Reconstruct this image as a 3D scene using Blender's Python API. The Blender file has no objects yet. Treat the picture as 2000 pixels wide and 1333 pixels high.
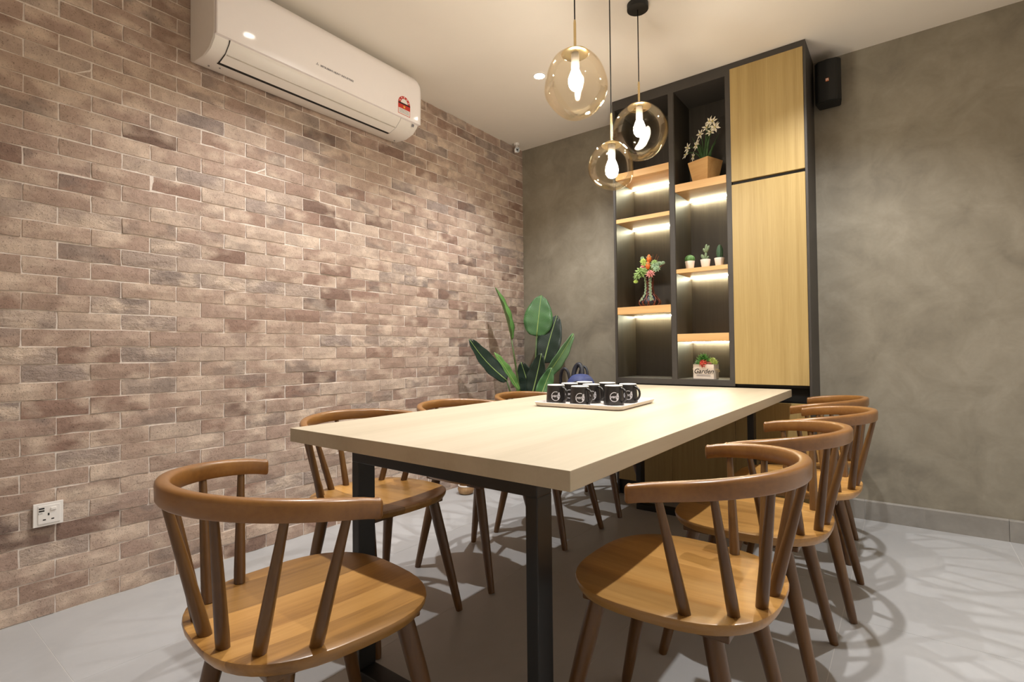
import bpy, bmesh, math, random
from mathutils import Vector, Matrix, noise
R = random.Random(7)
sc = bpy.context.scene
COL = sc.collection
PI = math.pi

# ------------------------------------------------------------------ camera
F = Vector((-0.6058, 0.7953, 0.0200)); RT = Vector((0.7953, 0.6061, -0.0100)); UP = Vector((0.0201, -0.0098, 0.9998))
CAM = Vector((2.606, -3.5986, 0.9819)); FPX = 1010.25
cd = bpy.data.cameras.new('camera'); cam = bpy.data.objects.new('camera', cd); COL.objects.link(cam)
cd.sensor_fit = 'HORIZONTAL'; cd.sensor_width = 36; cd.lens = FPX / 2000 * 36; cd.clip_start = 0.02
F.normalize(); RT = (RT - F * RT.dot(F)).normalized(); UP = RT.cross(F)
cam.matrix_world = Matrix(((RT.x, UP.x, -F.x, CAM.x), (RT.y, UP.y, -F.y, CAM.y), (RT.z, UP.z, -F.z, CAM.z), (0, 0, 0, 1)))
sc.camera = cam

# ------------------------------------------------------------------ world, exposure, main lights
H = 2.716
w = bpy.data.worlds.new('world'); sc.world = w; w.use_nodes = True
w.node_tree.nodes['Background'].inputs[0].default_value = (1, .95, .88, 1)
w.node_tree.nodes['Background'].inputs[1].default_value = 0.02
vs = sc.view_settings; vs.view_transform = 'Standard'; vs.look = 'None'; vs.gamma = 1; vs.use_curve_mapping = False
vs.exposure = -0.27
cy = sc.cycles
cy.use_denoising = True
cy.sample_clamp_indirect = 6; cy.max_bounces = 10; cy.diffuse_bounces = 6; cy.transparent_max_bounces = 16
cy.caustics_reflective = False; cy.caustics_refractive = False
DOWN_W = 158.0
DOWNLIGHTS = [(.805, -.922), (.805, -2.27), (2.33, -.922), (2.33, -2.27)]
for (dx, dy) in DOWNLIGHTS:
    ld = bpy.data.lights.new('downlight_beam', 'SPOT'); lo = bpy.data.objects.new('downlight_beam', ld); COL.objects.link(lo)
    ld.energy = DOWN_W; ld.color = (1, .985, .96); ld.spot_size = math.radians(124); ld.spot_blend = .8; ld.shadow_soft_size = .022
    lo.location = (dx, dy, H - .012)

# ------------------------------------------------------------------ helpers
def lin(c):
    c = c / 255.0
    return c / 12.92 if c <= .04045 else ((c + .055) / 1.055) ** 2.4
def rgb(r, g, b): return (lin(r), lin(g), lin(b), 1)

class NT:
    def __init__(s, name):
        s.m = bpy.data.materials.new(name); s.m.use_nodes = True
        s.t = s.m.node_tree; s.b = s.t.nodes['Principled BSDF']; s.out = s.t.nodes['Material Output']
    def n(s, typ, **kw):
        nd = s.t.nodes.new('ShaderNode' + typ)
        for k, v in kw.items():
            if k.startswith('i_'):
                key = k[2:]; key = int(key) if key.isdigit() else key
                s.set(nd, key, v)
            else: setattr(nd, k, v)
        return nd
    def set(s, nd, key, v):
        i = nd.inputs[key]
        if hasattr(v, 'is_output') or isinstance(v, bpy.types.NodeSocket): s.t.links.new(v, i)
        else: i.default_value = v
    def coord(s, kind='Object', scale=(1, 1, 1), loc=(0, 0, 0)):
        tc = s.n('TexCoord'); mp = s.n('Mapping')
        s.t.links.new(tc.outputs[kind], mp.inputs[0]); mp.inputs['Scale'].default_value = scale; mp.inputs['Location'].default_value = loc
        return mp.outputs[0]
    def noise(s, vec, scale, detail=3, rough=.5, dist=0):
        nd = s.n('TexNoise'); s.t.links.new(vec, nd.inputs['Vector'])
        nd.inputs['Scale'].default_value = scale; nd.inputs['Detail'].default_value = detail
        nd.inputs['Roughness'].default_value = rough; nd.inputs['Distortion'].default_value = dist
        return nd.outputs[0]
    def ramp(s, fac, stops, interp='LINEAR'):
        nd = s.n('ValToRGB'); s.t.links.new(fac, nd.inputs[0]); cr = nd.color_ramp; cr.interpolation = interp
        while len(cr.elements) > 1: cr.elements.remove(cr.elements[-1])
        for k, (p, c) in enumerate(stops):
            e = cr.elements[0] if k == 0 else cr.elements.new(p)
            e.position = p; e.color = c if not isinstance(c, (int, float)) else (c, c, c, 1)
        return nd.outputs[0]
    def mix(s, fac, a, b, mode='MIX'):
        nd = s.n('MixRGB', blend_type=mode); s.set(nd, 0, fac); s.set(nd, 1, a); s.set(nd, 2, b); return nd.outputs[0]
    def math(s, op, a, b=0.0, c=None):
        nd = s.n('Math', operation=op); s.set(nd, 0, a); s.set(nd, 1, b)
        if c is not None: s.set(nd, 2, c)
        return nd.outputs[0]
    def bump(s, h, strength=.3, dist=.01):
        nd = s.n('Bump'); s.t.links.new(h, nd.inputs['Height']); nd.inputs['Strength'].default_value = strength
        nd.inputs['Distance'].default_value = dist; s.t.links.new(nd.outputs[0], s.b.inputs['Normal'])
    def base(s, v): s.set(s.b, 'Base Color', v)
    def rough(s, v): s.set(s.b, 'Roughness', v)

def plain(name, col, rough=.5, metal=0, var=.12, scale=30, spec=.5, bump=0):
    t = NT(name); v = t.coord()
    n = t.noise(v, scale, 3)
    a = tuple(min(1, x * (1 - var)) for x in col[:3]) + (1,); b = tuple(min(1, x * (1 + var)) for x in col[:3]) + (1,)
    t.base(t.ramp(n, [(.3, a), (.7, b)])); t.rough(rough); t.b.inputs['Metallic'].default_value = metal
    t.b.inputs['Specular IOR Level'].default_value = spec
    if bump: t.bump(n, bump, .002)
    return t.m

def wood(name, dark, mid, light, axis, freq=26, stretch=.05, rough=.4, stave=None, fine=.5, coat=0, bump=.05):
    """grain runs along 'axis' (0,1,2) of the object's own space; stave = (axis, width) for glued-up boards"""
    t = NT(name); sca = [1, 1, 1]; sca[axis] = stretch
    v = t.coord(scale=tuple(sca))
    if stave:
        sep = t.n('SeparateXYZ'); tc = t.n('TexCoord'); t.t.links.new(tc.outputs['Object'], sep.inputs[0])
        cell = t.math('FLOOR', t.math('DIVIDE', sep.outputs[stave[0]], stave[1]))
        oi = t.n('ObjectInfo')
        wn = t.n('TexWhiteNoise', noise_dimensions='2D'); cb = t.n('CombineXYZ')
        t.t.links.new(cell, cb.inputs[0]); t.t.links.new(oi.outputs['Random'], cb.inputs[1]); t.t.links.new(cb.outputs[0], wn.inputs['Vector'])
        ad = t.n('VectorMath', operation='MULTIPLY_ADD'); t.t.links.new(wn.outputs['Color'], ad.inputs[0]); ad.inputs[1].default_value = (3, 3, 3)
        t.t.links.new(v, ad.inputs[2]); v = ad.outputs[0]
    n1 = t.noise(v, freq * .35, 4, .55, .6); n2 = t.noise(v, freq * 5, 3, .6)
    f = t.math('ADD', t.math('MULTIPLY', n1, 1 - fine * .5), t.math('MULTIPLY', n2, fine * .5))
    c = t.ramp(f, [(.30, dark), (.5, mid), (.72, light)])
    if stave:
        tone = t.ramp(wn.outputs['Value'], [(0, .70), (.5, .98), (1, 1.22)])
        c = t.mix(1, c, tone, 'MULTIPLY')
    t.base(c); t.rough(rough)
    if coat: t.b.inputs['Coat Weight'].default_value = coat; t.b.inputs['Coat Roughness'].default_value = .25
    t.bump(n2, bump, .002)
    return t.m

def emit(name, col, strength):
    t = NT(name); e = t.n('Emission'); e.inputs[0].default_value = col; e.inputs[1].default_value = strength
    t.t.links.new(e.outputs[0], t.out.inputs[0]); return t.m

def props(o, label=None, cat=None, group=None, kind=None):
    if label: o['label'] = label
    if cat: o['category'] = cat
    if group: o['group'] = group
    if kind: o['kind'] = kind
    return o
def empty(name, loc=(0, 0, 0), rz=0, **kw):
    o = bpy.data.objects.new(name, None); COL.objects.link(o); o.location = loc; o.rotation_euler = (0, 0, rz)
    o.empty_display_size = .05
    return props(o, **kw)
def obj(name, bm, mat, parent=None, smooth=False, auto=None, **kw):
    me = bpy.data.meshes.new(name)
    if isinstance(bm, tuple): me.from_pydata(bm[0], [], bm[1])
    else:
        bmesh.ops.recalc_face_normals(bm, faces=bm.faces); bm.to_mesh(me); bm.free()
    if smooth:
        for p in me.polygons: p.use_smooth = True
        if auto: me.set_sharp_from_angle(angle=math.radians(auto))
    mats = mat if isinstance(mat, (list, tuple)) else [mat]
    for m in mats: me.materials.append(m)
    o = bpy.data.objects.new(name, me); COL.objects.link(o); o.parent = parent
    return props(o, **kw)
def copy_tree(o, parent=None):
    c = o.copy(); COL.objects.link(c); c.parent = parent
    for ch in o.children: copy_tree(ch, c)
    return c

def box(x0, x1, y0, y1, z0, z1, bev=0, bm=None, seg=2):
    tmp = bmesh.new()
    r = bmesh.ops.create_cube(tmp, size=1)
    for v in tmp.verts: v.co = Vector(((x0 + x1) / 2 + v.co.x * (x1 - x0), (y0 + y1) / 2 + v.co.y * (y1 - y0), (z0 + z1) / 2 + v.co.z * (z1 - z0)))
    if bev: bmesh.ops.bevel(tmp, geom=list(tmp.edges), offset=bev, segments=seg, affect='EDGES', profile=.6)
    return merge(bm, tmp)
def merge(bm, tmp):
    if bm is None: return tmp
    me = bpy.data.meshes.new('t'); tmp.to_mesh(me); tmp.free(); bm.from_mesh(me); bpy.data.meshes.remove(me); return bm
def tube(pts, rad, n=10, bm=None, cap=True, up=None):
    """swept round tube, rad = number or list"""
    bm = bm or bmesh.new(); pts = [Vector(p) for p in pts]
    rad = rad if isinstance(rad, (list, tuple)) else [rad] * len(pts)
    rings = []; prev = None
    for i, p in enumerate(pts):
        d = (pts[min(i + 1, len(pts) - 1)] - pts[max(i - 1, 0)]).normalized()
        if prev is None:
            a = Vector((0, 0, 1)) if abs(d.z) < .9 else Vector((1, 0, 0)); u = d.cross(a).normalized()
        else: u = (prev - d * prev.dot(d)).normalized()
        prev = u; v = d.cross(u)
        rings.append([bm.verts.new(p + (u * math.cos(2 * PI * k / n) + v * math.sin(2 * PI * k / n)) * rad[i]) for k in range(n)])
    for a, b in zip(rings, rings[1:]):
        for k in range(n): bm.faces.new((a[k], a[(k + 1) % n], b[(k + 1) % n], b[k]))
    if cap: bm.faces.new(rings[0][::-1]); bm.faces.new(rings[-1])
    return bm
def lathe(prof, n=24, c=(0, 0, 0), bm=None, cap=(True, True)):
    """prof: list of (r, z)"""
    bm = bm or bmesh.new(); rings = []
    for r, z in prof:
        rings.append([bm.verts.new((c[0] + r * math.cos(2 * PI * k / n), c[1] + r * math.sin(2 * PI * k / n), c[2] + z)) for k in range(n)])
    for a, b in zip(rings, rings[1:]):
        for k in range(n): bm.faces.new((a[k], a[(k + 1) % n], b[(k + 1) % n], b[k]))
    if cap[0]: bm.faces.new(rings[0][::-1])
    if cap[1]: bm.faces.new(rings[-1])
    return bm
def prism(poly, z0, z1, bm=None, fn=None):
    """extrude a 2D polygon; fn maps (a, b, c) to a point"""
    bm = bm or bmesh.new(); fn = fn or (lambda a, b, c: (a, b, c))
    lo = [bm.verts.new(fn(a, b, z0)) for a, b in poly]; hi = [bm.verts.new(fn(a, b, z1)) for a, b in poly]
    n = len(poly)
    for k in range(n): bm.faces.new((lo[k], lo[(k + 1) % n], hi[(k + 1) % n], hi[k]))
    bm.faces.new(lo[::-1]); bm.faces.new(hi)
    return bm
def ellipsoid(c, r, n=12, m=8, bm=None, fn=None):
    tmp = bmesh.new(); bmesh.ops.create_uvsphere(tmp, u_segments=n, v_segments=m, radius=1)
    for v in tmp.verts:
        p = Vector((v.co.x * r[0], v.co.y * r[1], v.co.z * r[2])); v.co = (fn(p) if fn else p) + Vector(c)
    return merge(bm, tmp)
def text_mesh(body, size, font_shear=0, depth=0.0, align='CENTER', bold=0):
    cu = bpy.data.curves.new('lettering', 'FONT'); cu.body = body; cu.size = size; cu.align_x = align; cu.align_y = 'CENTER'
    cu.shear = font_shear; cu.extrude = depth; cu.offset = bold; cu.resolution_u = 3
    o = bpy.data.objects.new('lettering', cu); COL.objects.link(o)
    dg = bpy.context.evaluated_depsgraph_get(); me = bpy.data.meshes.new_from_object(o.evaluated_get(dg))
    bpy.data.objects.remove(o); vs_ = [v.co.copy() for v in me.vertices]; fs = [tuple(p.vertices) for p in me.polygons]
    bpy.data.meshes.remove(me); bpy.data.curves.remove(cu)
    return vs_, fs
def lettering(name, body, size, fn, mat, parent, shear=0, bold=0, depth=.0004):
    """fn maps (u, v, d) of the flat text to a point"""
    v, f = text_mesh(body, size, shear, depth, bold=bold)
    return obj(name, ([fn(p.x, p.y, p.z) for p in v], f), mat, parent)

# ------------------------------------------------------------------ materials
def make_brick_mat():
    t = NT('brick'); g = t.n('NewGeometry'); sp = t.n('SeparateXYZ'); t.t.links.new(g.outputs['Position'], sp.inputs[0])
    row = t.math('FLOOR', t.math('DIVIDE', sp.outputs[2], .0679))
    par = t.math('MULTIPLY', t.math('FLOORED_MODULO', row, 2.0), .1025)
    col = t.math('FLOOR', t.math('DIVIDE', t.math('ADD', sp.outputs[1], par), .205))
    cb = t.n('CombineXYZ'); t.t.links.new(row, cb.inputs[0]); t.t.links.new(col, cb.inputs[1])
    wn = t.n('TexWhiteNoise', noise_dimensions='2D'); t.t.links.new(cb.outputs[0], wn.inputs['Vector'])
    sv = t.n('SeparateColor'); t.t.links.new(wn.outputs['Color'], sv.inputs[0])
    off = t.n('VectorMath', operation='MULTIPLY_ADD'); t.t.links.new(wn.outputs['Color'], off.inputs[0]); off.inputs[1].default_value = (20, 20, 20)
    t.t.links.new(g.outputs['Position'], off.inputs[2]); v = off.outputs[0]
    base = t.ramp(wn.outputs['Value'], [(0, rgb(122, 101, 91)), (.07, rgb(152, 125, 112)), (.20, rgb(167, 144, 130)), (.45, rgb(180, 157, 142)), (.68, rgb(171, 147, 134)), (.85, rgb(190, 170, 155)), (1, rgb(156, 141, 134))])
    sc_ = t.n('Mapping'); t.t.links.new(v, sc_.inputs[0]); sc_.inputs['Scale'].default_value = (1, .6, 1)
    patch = t.noise(sc_.outputs[0], 11, 2, .5)
    col1 = t.mix(t.ramp(patch, [(.47, 0), (.70, .8)]), base, rgb(218, 198, 180))
    patch2 = t.noise(sc_.outputs[0], 14, 2, .5, .5)
    gray = t.ramp(sv.outputs[1], [(.70, 0), (.86, .55)])
    col2 = t.mix(t.math('MULTIPLY', t.ramp(patch2, [(.45, 0), (.62, 1)]), gray), col1, rgb(124, 113, 108))
    dk = t.ramp(t.noise(v, 26, 3, .6), [(.36, .88), (.55, 1.02)])
    col3 = t.mix(1, col2, dk, 'MULTIPLY')
    pit = t.noise(v, 190, 2, .7)
    pits = t.ramp(pit, [(.33, .42), (.40, 1)])
    col4 = t.mix(.75, col3, pits, 'MULTIPLY')
    t.base(col4); t.rough(.85); t.b.inputs['Specular IOR Level'].default_value = .2
    h = t.math('ADD', t.math('MULTIPLY', pits, .35), t.noise(v, 60, 4, .65))
    # some tiles have a split, chipped face
    chip = t.math('MULTIPLY', t.ramp(sv.outputs[0], [(.88, 0), (.92, 1)]), t.noise(sc_.outputs[0], 38, 5, .65, .3))
    h = t.math('ADD', h, t.math('MULTIPLY', chip, 3.0))
    t.bump(h, .62, .005)
    return t.m
M = {}
M['brick'] = make_brick_mat()
def make_plaster(name, a, b, c):
    t = NT(name); v = t.coord()
    n1 = t.noise(v, 1.6, 5, .6, .4); n2 = t.noise(v, 5.5, 4, .6, .8); n3 = t.noise(v, 60, 2)
    f = t.math('ADD', t.math('MULTIPLY', n1, .6), t.math('MULTIPLY', n2, .4))
    t.base(t.mix(.12, t.ramp(f, [(.32, a), (.5, b), (.68, c)]), t.ramp(n3, [(.3, .6), (.7, 1)]), 'MULTIPLY')); t.rough(.62)
    t.bump(n2, .12, .01); return t.m
M['plaster'] = make_plaster('trowelled_cement', rgb(114, 107, 95), rgb(140, 133, 118), rgb(160, 153, 138))
M['mortar'] = plain('mortar', rgb(224, 213, 204), .95, var=.10, scale=80, spec=.1, bump=.4)
M['ceiling'] = plain('ceiling_paint', rgb(240, 234, 225), .8, var=.015, scale=3, spec=.2)
def make_tile(name, a, b, c, rough):
    t = NT(name); oi = t.n('ObjectInfo'); v = t.coord(scale=(1, .55, 1))
    ad = t.n('VectorMath', operation='MULTIPLY_ADD'); t.t.links.new(oi.outputs['Random'], ad.inputs[0]); ad.inputs[1].default_value = (9, 9, 9); t.t.links.new(v, ad.inputs[2])
    n1 = t.noise(ad.outputs[0], 3.2, 6, .62, .7); n2 = t.noise(ad.outputs[0], 40, 3, .6)
    f = t.math('ADD', t.math('MULTIPLY', n1, .8), t.math('MULTIPLY', n2, .2))
    t.base(t.ramp(f, [(.3, a), (.5, b), (.7, c)])); t.rough(rough); t.b.inputs['Specular IOR Level'].default_value = .45; return t.m
M['tile'] = make_tile('floor_tile', rgb(165, 165, 166), rgb(170, 170, 171), rgb(176, 176, 177), .38)
M['skirt'] = make_tile('skirting_tile', rgb(128, 124, 118), rgb(142, 138, 132), rgb(156, 152, 146), .5)
M['grout'] = plain('grout', rgb(205, 203, 200), .9, var=.05)
M['table'] = wood('pale_maple', rgb(172, 159, 136), rgb(185, 172, 149), rgb(194, 182, 160), 1, freq=16, stretch=.06, rough=.42, fine=.45)
M['seat'] = wood('seat_wood', rgb(126, 87, 40), rgb(163, 119, 61), rgb(187, 143, 82), 1, freq=24, stretch=.06, rough=.33, stave=(0, .062), fine=.5, coat=.25)
M['stain'] = wood('stained_wood', rgb(70, 45, 19), rgb(94, 63, 29), rgb(115, 82, 41), 2, freq=24, stretch=.05, rough=.36, fine=.5, coat=.2)
M['rail'] = wood('rail_wood', rgb(108, 70, 32), rgb(133, 90, 44), rgb(153, 108, 56), 0, freq=20, stretch=.15, rough=.33, fine=.5, coat=.25)
M['oak'] = wood('oak_veneer', rgb(154, 128, 76), rgb(170, 145, 92), rgb(182, 158, 105), 2, freq=60, stretch=.015, rough=.45, fine=.9)
M['shelf'] = wood('shelf_oak', rgb(196, 150, 96), rgb(212, 168, 112), rgb(224, 184, 130), 0, freq=40, stretch=.03, rough=.45, fine=.7)
M['darkwood'] = wood('dark_laminate', rgb(42, 36, 29), rgb(52, 46, 38), rgb(62, 55, 46), 2, freq=60, stretch=.02, rough=.5, fine=.8)
M['frame'] = plain('charcoal_laminate', rgb(62, 58, 54), .5, var=.06)
M['black'] = plain('black_board', rgb(20, 19, 18), .6, var=.1)
M['steel'] = plain('black_powder_steel', rgb(27, 27, 27), .42, var=.08, scale=200)
M['acwhite'] = plain('ac_gloss_white', rgb(246, 241, 241), .07, var=.004, spec=.5)
M['acbody'] = plain('ac_satin_white', rgb(240, 235, 229), .38, var=.01)
M['acdark'] = plain('ac_slot_black', rgb(14, 13, 12), .7)
M['acgrey'] = plain('ac_print_grey', rgb(120, 118, 124), .5)
M['crease'] = plain('ac_crease', rgb(186, 178, 166), .5)
M['red'] = plain('label_red', rgb(196, 48, 36), .5, var=.02)
M['white'] = plain('white_plastic', rgb(236, 232, 228), .35, var=.01)
M['yellow'] = plain('label_yellow', rgb(240, 200, 70), .5, var=.02)
M['ink'] = plain('black_ink', rgb(20, 18, 18), .6)
M['brass'] = plain('brass', rgb(220, 196, 146), .25, metal=1, var=.04)
M['blackcord'] = plain('black_cord', rgb(18, 18, 18), .6)
M['socketw'] = plain('lamp_holder_white', rgb(238, 226, 212), .5, var=.02)
M['bulb'] = emit('bulb_glow', (1, .945, .87, 1), 215)
M['led'] = emit('led_strip_glow', (1, .95, .66, 1), 170)
M['lamp'] = emit('downlight_glow', (1, .93, .82, 1), 30)
M['mug'] = plain('mug_black_glaze', rgb(34, 31, 30), .30, var=.06, spec=.5)
M['mugrim'] = plain('mug_rim_white', rgb(226, 222, 216), .3, var=.02)
M['muglogo'] = plain('mug_print', rgb(206, 204, 208), .5, var=.03)
M['tray'] = plain('tray_white', rgb(222, 212, 206), .35, var=.02)
M['speaker'] = plain('speaker_black', rgb(20, 20, 18), .7, var=.2, scale=400)
M['lens'] = plain('lens_black', rgb(12, 12, 12), .15)
M['leaf'] = None
def make_leaf(name, a, b, rough=.42, vein=rgb(130, 170, 120)):
    t = NT(name); v = t.coord('UV')
    sp = t.n('SeparateXYZ'); t.t.links.new(v, sp.inputs[0])
    wv = t.math('SINE', t.math('MULTIPLY', t.math('ADD', sp.outputs[1], t.math('MULTIPLY', t.math('ABSOLUTE', t.math('SUBTRACT', sp.outputs[0], .5)), -.55)), 190.0))
    n = t.noise(t.coord(), 9, 3)
    c = t.mix(t.math('MULTIPLY_ADD', wv, .10, .12), t.ramp(n, [(.3, a), (.7, b)]), vein)
    t.base(c); t.rough(rough); t.bump(wv, .25, .002)
    t.b.inputs['Subsurface Weight'].default_value = 0
    return t.m
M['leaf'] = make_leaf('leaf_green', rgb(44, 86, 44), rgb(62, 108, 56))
M['leafdarkshade'] = make_leaf('leaf_dark_shaded_green', rgb(14, 30, 22), rgb(20, 40, 28), .5, rgb(40, 66, 48))  # dark green with the shade on the leaves put into the colour
M['leaflight'] = make_leaf('leaf_light_green', rgb(74, 116, 50), rgb(96, 140, 66))
M['leafpale'] = make_leaf('leaf_pale_green', rgb(84, 124, 84), rgb(110, 150, 106))
M['midrib'] = plain('leaf_midrib', rgb(146, 172, 104), .5, var=.08)
M['stalk'] = plain('stalk_green', rgb(72, 92, 46), .5, var=.15)
M['planter'] = plain('planter_grey', rgb(110, 106, 100), .7, var=.08, bump=.2)
M['soil'] = plain('soil', rgb(52, 40, 30), .95, var=.3, scale=120, bump=.6)
M['petal'] = plain('petal_white', rgb(236, 228, 206), .6, var=.04)
M['flowerheart'] = plain('flower_heart', rgb(206, 190, 100), .6)
M['blade'] = plain('stem_green', rgb(58, 92, 44), .5, var=.2)
M['potwood'] = wood('pot_pine', rgb(186, 140, 84), rgb(206, 162, 104), rgb(220, 180, 124), 0, freq=30, stretch=.08, rough=.55, fine=.5)
M['cactus'] = plain('cactus_green', rgb(84, 124, 66), .6, var=.25, scale=160, bump=.3)
M['cactus2'] = plain('cactus_grey_green', rgb(112, 128, 96), .7, var=.25, scale=260, bump=.4)
M['cactus3'] = plain('cactus_deep_green', rgb(58, 86, 58), .6, var=.25, scale=160, bump=.3)
M['wicker'] = plain('dark_red_wicker', rgb(110, 52, 34), .55, var=.3, scale=180)
M['orange'] = plain('protea_orange', rgb(214, 108, 40), .55, var=.18, scale=90)
M['sage'] = plain('succulent_sage', rgb(140, 170, 96), .55, var=.2, scale=70)
M['sage2'] = plain('succulent_grey_green', rgb(150, 176, 140), .55, var=.18, scale=70)
M['lime'] = plain('succulent_lime', rgb(186, 206, 104), .55, var=.15, scale=70)
M['pinkish'] = plain('succulent_pink', rgb(206, 130, 124), .55, var=.18, scale=70)
M['twig'] = plain('twig_rust', rgb(150, 84, 50), .6, var=.2)
M['redrosette'] = plain('succulent_red', rgb(196, 70, 52), .5, var=.25, scale=90)
M['green'] = plain('succulent_green', rgb(88, 150, 66), .5, var=.25, scale=70)
M['whitewash'] = wood('whitewashed_board', rgb(196, 178, 158), rgb(218, 204, 188), rgb(232, 222, 210), 0, freq=30, stretch=.12, rough=.8, fine=.6)
M['rope'] = plain('rope', rgb(206, 184, 140), .9, var=.15, scale=300, bump=.5)
M['potwhite'] = plain('pot_white', rgb(236, 228, 222), .4, var=.02)
M['bag'] = plain('bag_blue', rgb(48, 58, 104), .65, var=.12, scale=60, bump=.2)
M['bagtrim'] = plain('bag_dark', rgb(26, 28, 38), .55, var=.1)
M['tan'] = wood('basket_tan', rgb(140, 104, 70), rgb(176, 140, 98), rgb(206, 178, 136), 2, freq=30, stretch=.5, rough=.8)
def make_glass():
    t = NT('amber_glass'); tr = t.n('BsdfTransparent'); tr.inputs[0].default_value = (.99, .97, .925, 1)
    gl = t.n('BsdfGlossy'); gl.inputs['Roughness'].default_value = .02; gl.inputs[0].default_value = (1, .96, .88, 1)
    lw = t.n('LayerWeight'); lw.inputs[0].default_value = .28
    tr2 = t.n('BsdfTransparent'); tr2.inputs[0].default_value = (.94, .88, .78, 1)
    mx0 = t.n('MixShader'); e = t.math('POWER', lw.outputs['Facing'], 3.0)
    t.t.links.new(e, mx0.inputs[0]); t.t.links.new(tr.outputs[0], mx0.inputs[1]); t.t.links.new(tr2.outputs[0], mx0.inputs[2])
    mx = t.n('MixShader'); t.t.links.new(t.math('MULTIPLY', lw.outputs['Fresnel'], .27), mx.inputs[0]); t.t.links.new(mx0.outputs[0], mx.inputs[1]); t.t.links.new(gl.outputs[0], mx.inputs[2])
    t.t.links.new(mx.outputs[0], t.out.inputs[0]); return t.m
M['glass'] = make_glass()

# ------------------------------------------------------------------ structure
XR, YF = 3.55, -4.75      # right wall, wall behind the camera
def struct(name, bm, mat, label, cat, **kw): return obj(name, bm, mat, None, label=label, cat=cat, kind='structure', **kw)
floor = struct('floor', box(-.1, XR + .1, YF - .1, .1, -.12, -.0006), M['grout'], 'pale grey large-format tiled floor under the table', 'floor')
TW, TL, GAP = .6, 1.2, .0016
tile_me = None
stag = {0: -3.15, 1: -2.55, 2: -2.85, 3: -3.45, 4: -2.55, 5: -3.15}
for ci in range(6):
    xa, xb = ci * TW, min((ci + 1) * TW, XR)
    y = stag[ci] - 2 * TL
    while y < 0:
        ya, yb = max(y, YF), min(y + TL, 0)
        if yb - ya > .02:
            obj('floor_tile', box(xa + GAP / 2, xb - GAP / 2, ya + GAP / 2, yb - GAP / 2, -.0006, 0), M['tile'], floor)
        y += TL
struct('ceiling', box(-.1, XR + .1, YF - .1, .1, H, H + .1), M['ceiling'], 'smooth warm white ceiling with recessed downlights', 'ceiling')
struct('wall_back', box(-.1, XR + .1, 0, .1, 0, H), M['plaster'], 'grey trowelled cement wall behind the shelving unit', 'wall')
struct('wall_right', box(XR, XR + .1, YF, 0, 0, H), M['ceiling'], 'white painted side wall right of the viewer', 'wall')
struct('wall_front', box(-.1, XR + .1, YF - .1, YF, 0, H), M['ceiling'], 'white painted wall behind the viewer', 'wall')
wl = struct('wall_left', box(-.1, -.0035, YF, 0, 0, H), M['mortar'], 'wall clad in mottled tan and grey brick tiles', 'wall')

# bricks: 40 courses, running bond
BW, BH, JO = .205, .0679, .0056
def brick_mesh(seed, wid):
    r = random.Random(seed); nx, nz = 4, 2; hw, hh = (wid - JO) / 2, (BH - JO) / 2
    vs_, fs = [], []
    def j(a): return r.uniform(-a, a)
    for k in range(nz + 1):
        for i in range(nx + 1):
            ed = i in (0, nx) or k in (0, nz)
            vs_.append((j(.0012) + (-.0012 if ed else .0008), -hw + 2 * hw * i / nx + (j(.0013) if i in (0, nx) else 0), -hh + 2 * hh * k / nz + (j(.0019) if k in (0, nz) else 0)))
    for k in range(nz):
        for i in range(nx):
            a = k * (nx + 1) + i; fs.append((a, a + 1, a + nx + 2, a + nx + 1))
    ring = [i for i in range(nx + 1)] + [(k + 1) * (nx + 1) - 1 for k in range(1, nz + 1)] + [nz * (nx + 1) + i for i in range(nx - 1, -1, -1)] + [k * (nx + 1) for k in range(nz - 1, 0, -1)]
    b0 = len(vs_)
    for q in ring: vs_.append((-.0065, vs_[q][1], vs_[q][2]))
    n = len(ring)
    for q in range(n): fs.append((ring[(q + 1) % n], ring[q], b0 + q, b0 + (q + 1) % n))
    return vs_, fs
FULL = [brick_mesh(s, BW) for s in range(10)]; HALF = [brick_mesh(50 + s, BW / 2) for s in range(4)]
def as_mesh(vf, name):
    me = bpy.data.meshes.new(name); me.from_pydata(vf[0], [], vf[1]); me.materials.append(M['brick']); return me
FULLM = [as_mesh(v, 'brick') for v in FULL]; HALFM = [as_mesh(v, 'brick_half') for v in HALF]
def project(p):
    d = Vector(p) - CAM; z = d.dot(F)
    return None if z < .05 else (1000 + FPX * d.dot(RT) / z, 666.5 - FPX * d.dot(UP) / z)
bricks = []
for row in range(40):
    off = .1025 if row % 2 else 0
    y = 0.0
    cells = []
    if off: cells.append((-.05125, True)); y = -.1025
    while y > YF + .02:
        cells.append((y - BW / 2, False)); y -= BW
    for yc, half in cells:
        z = (row + .5) * BH
        px = [project((0, yc + s * BW / 2, z + t * BH / 2)) for s, t in ((-1, -1), (1, -1), (1, 1), (-1, 1))]
        area = 0
        if all(px) and all(-10 < p[0] < 2010 and -10 < p[1] < 1343 for p in px):
            area = abs(sum(px[i][0] * px[(i + 1) % 4][1] - px[(i + 1) % 4][0] * px[i][1] for i in range(4))) / 2
            if -2.6 < yc < -1.45 and z > 2.36: area *= .05
        bricks.append((area, yc, z, half))
bricks.sort(key=lambda b: -b[0])
sv_, sf_ = [], []
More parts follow.
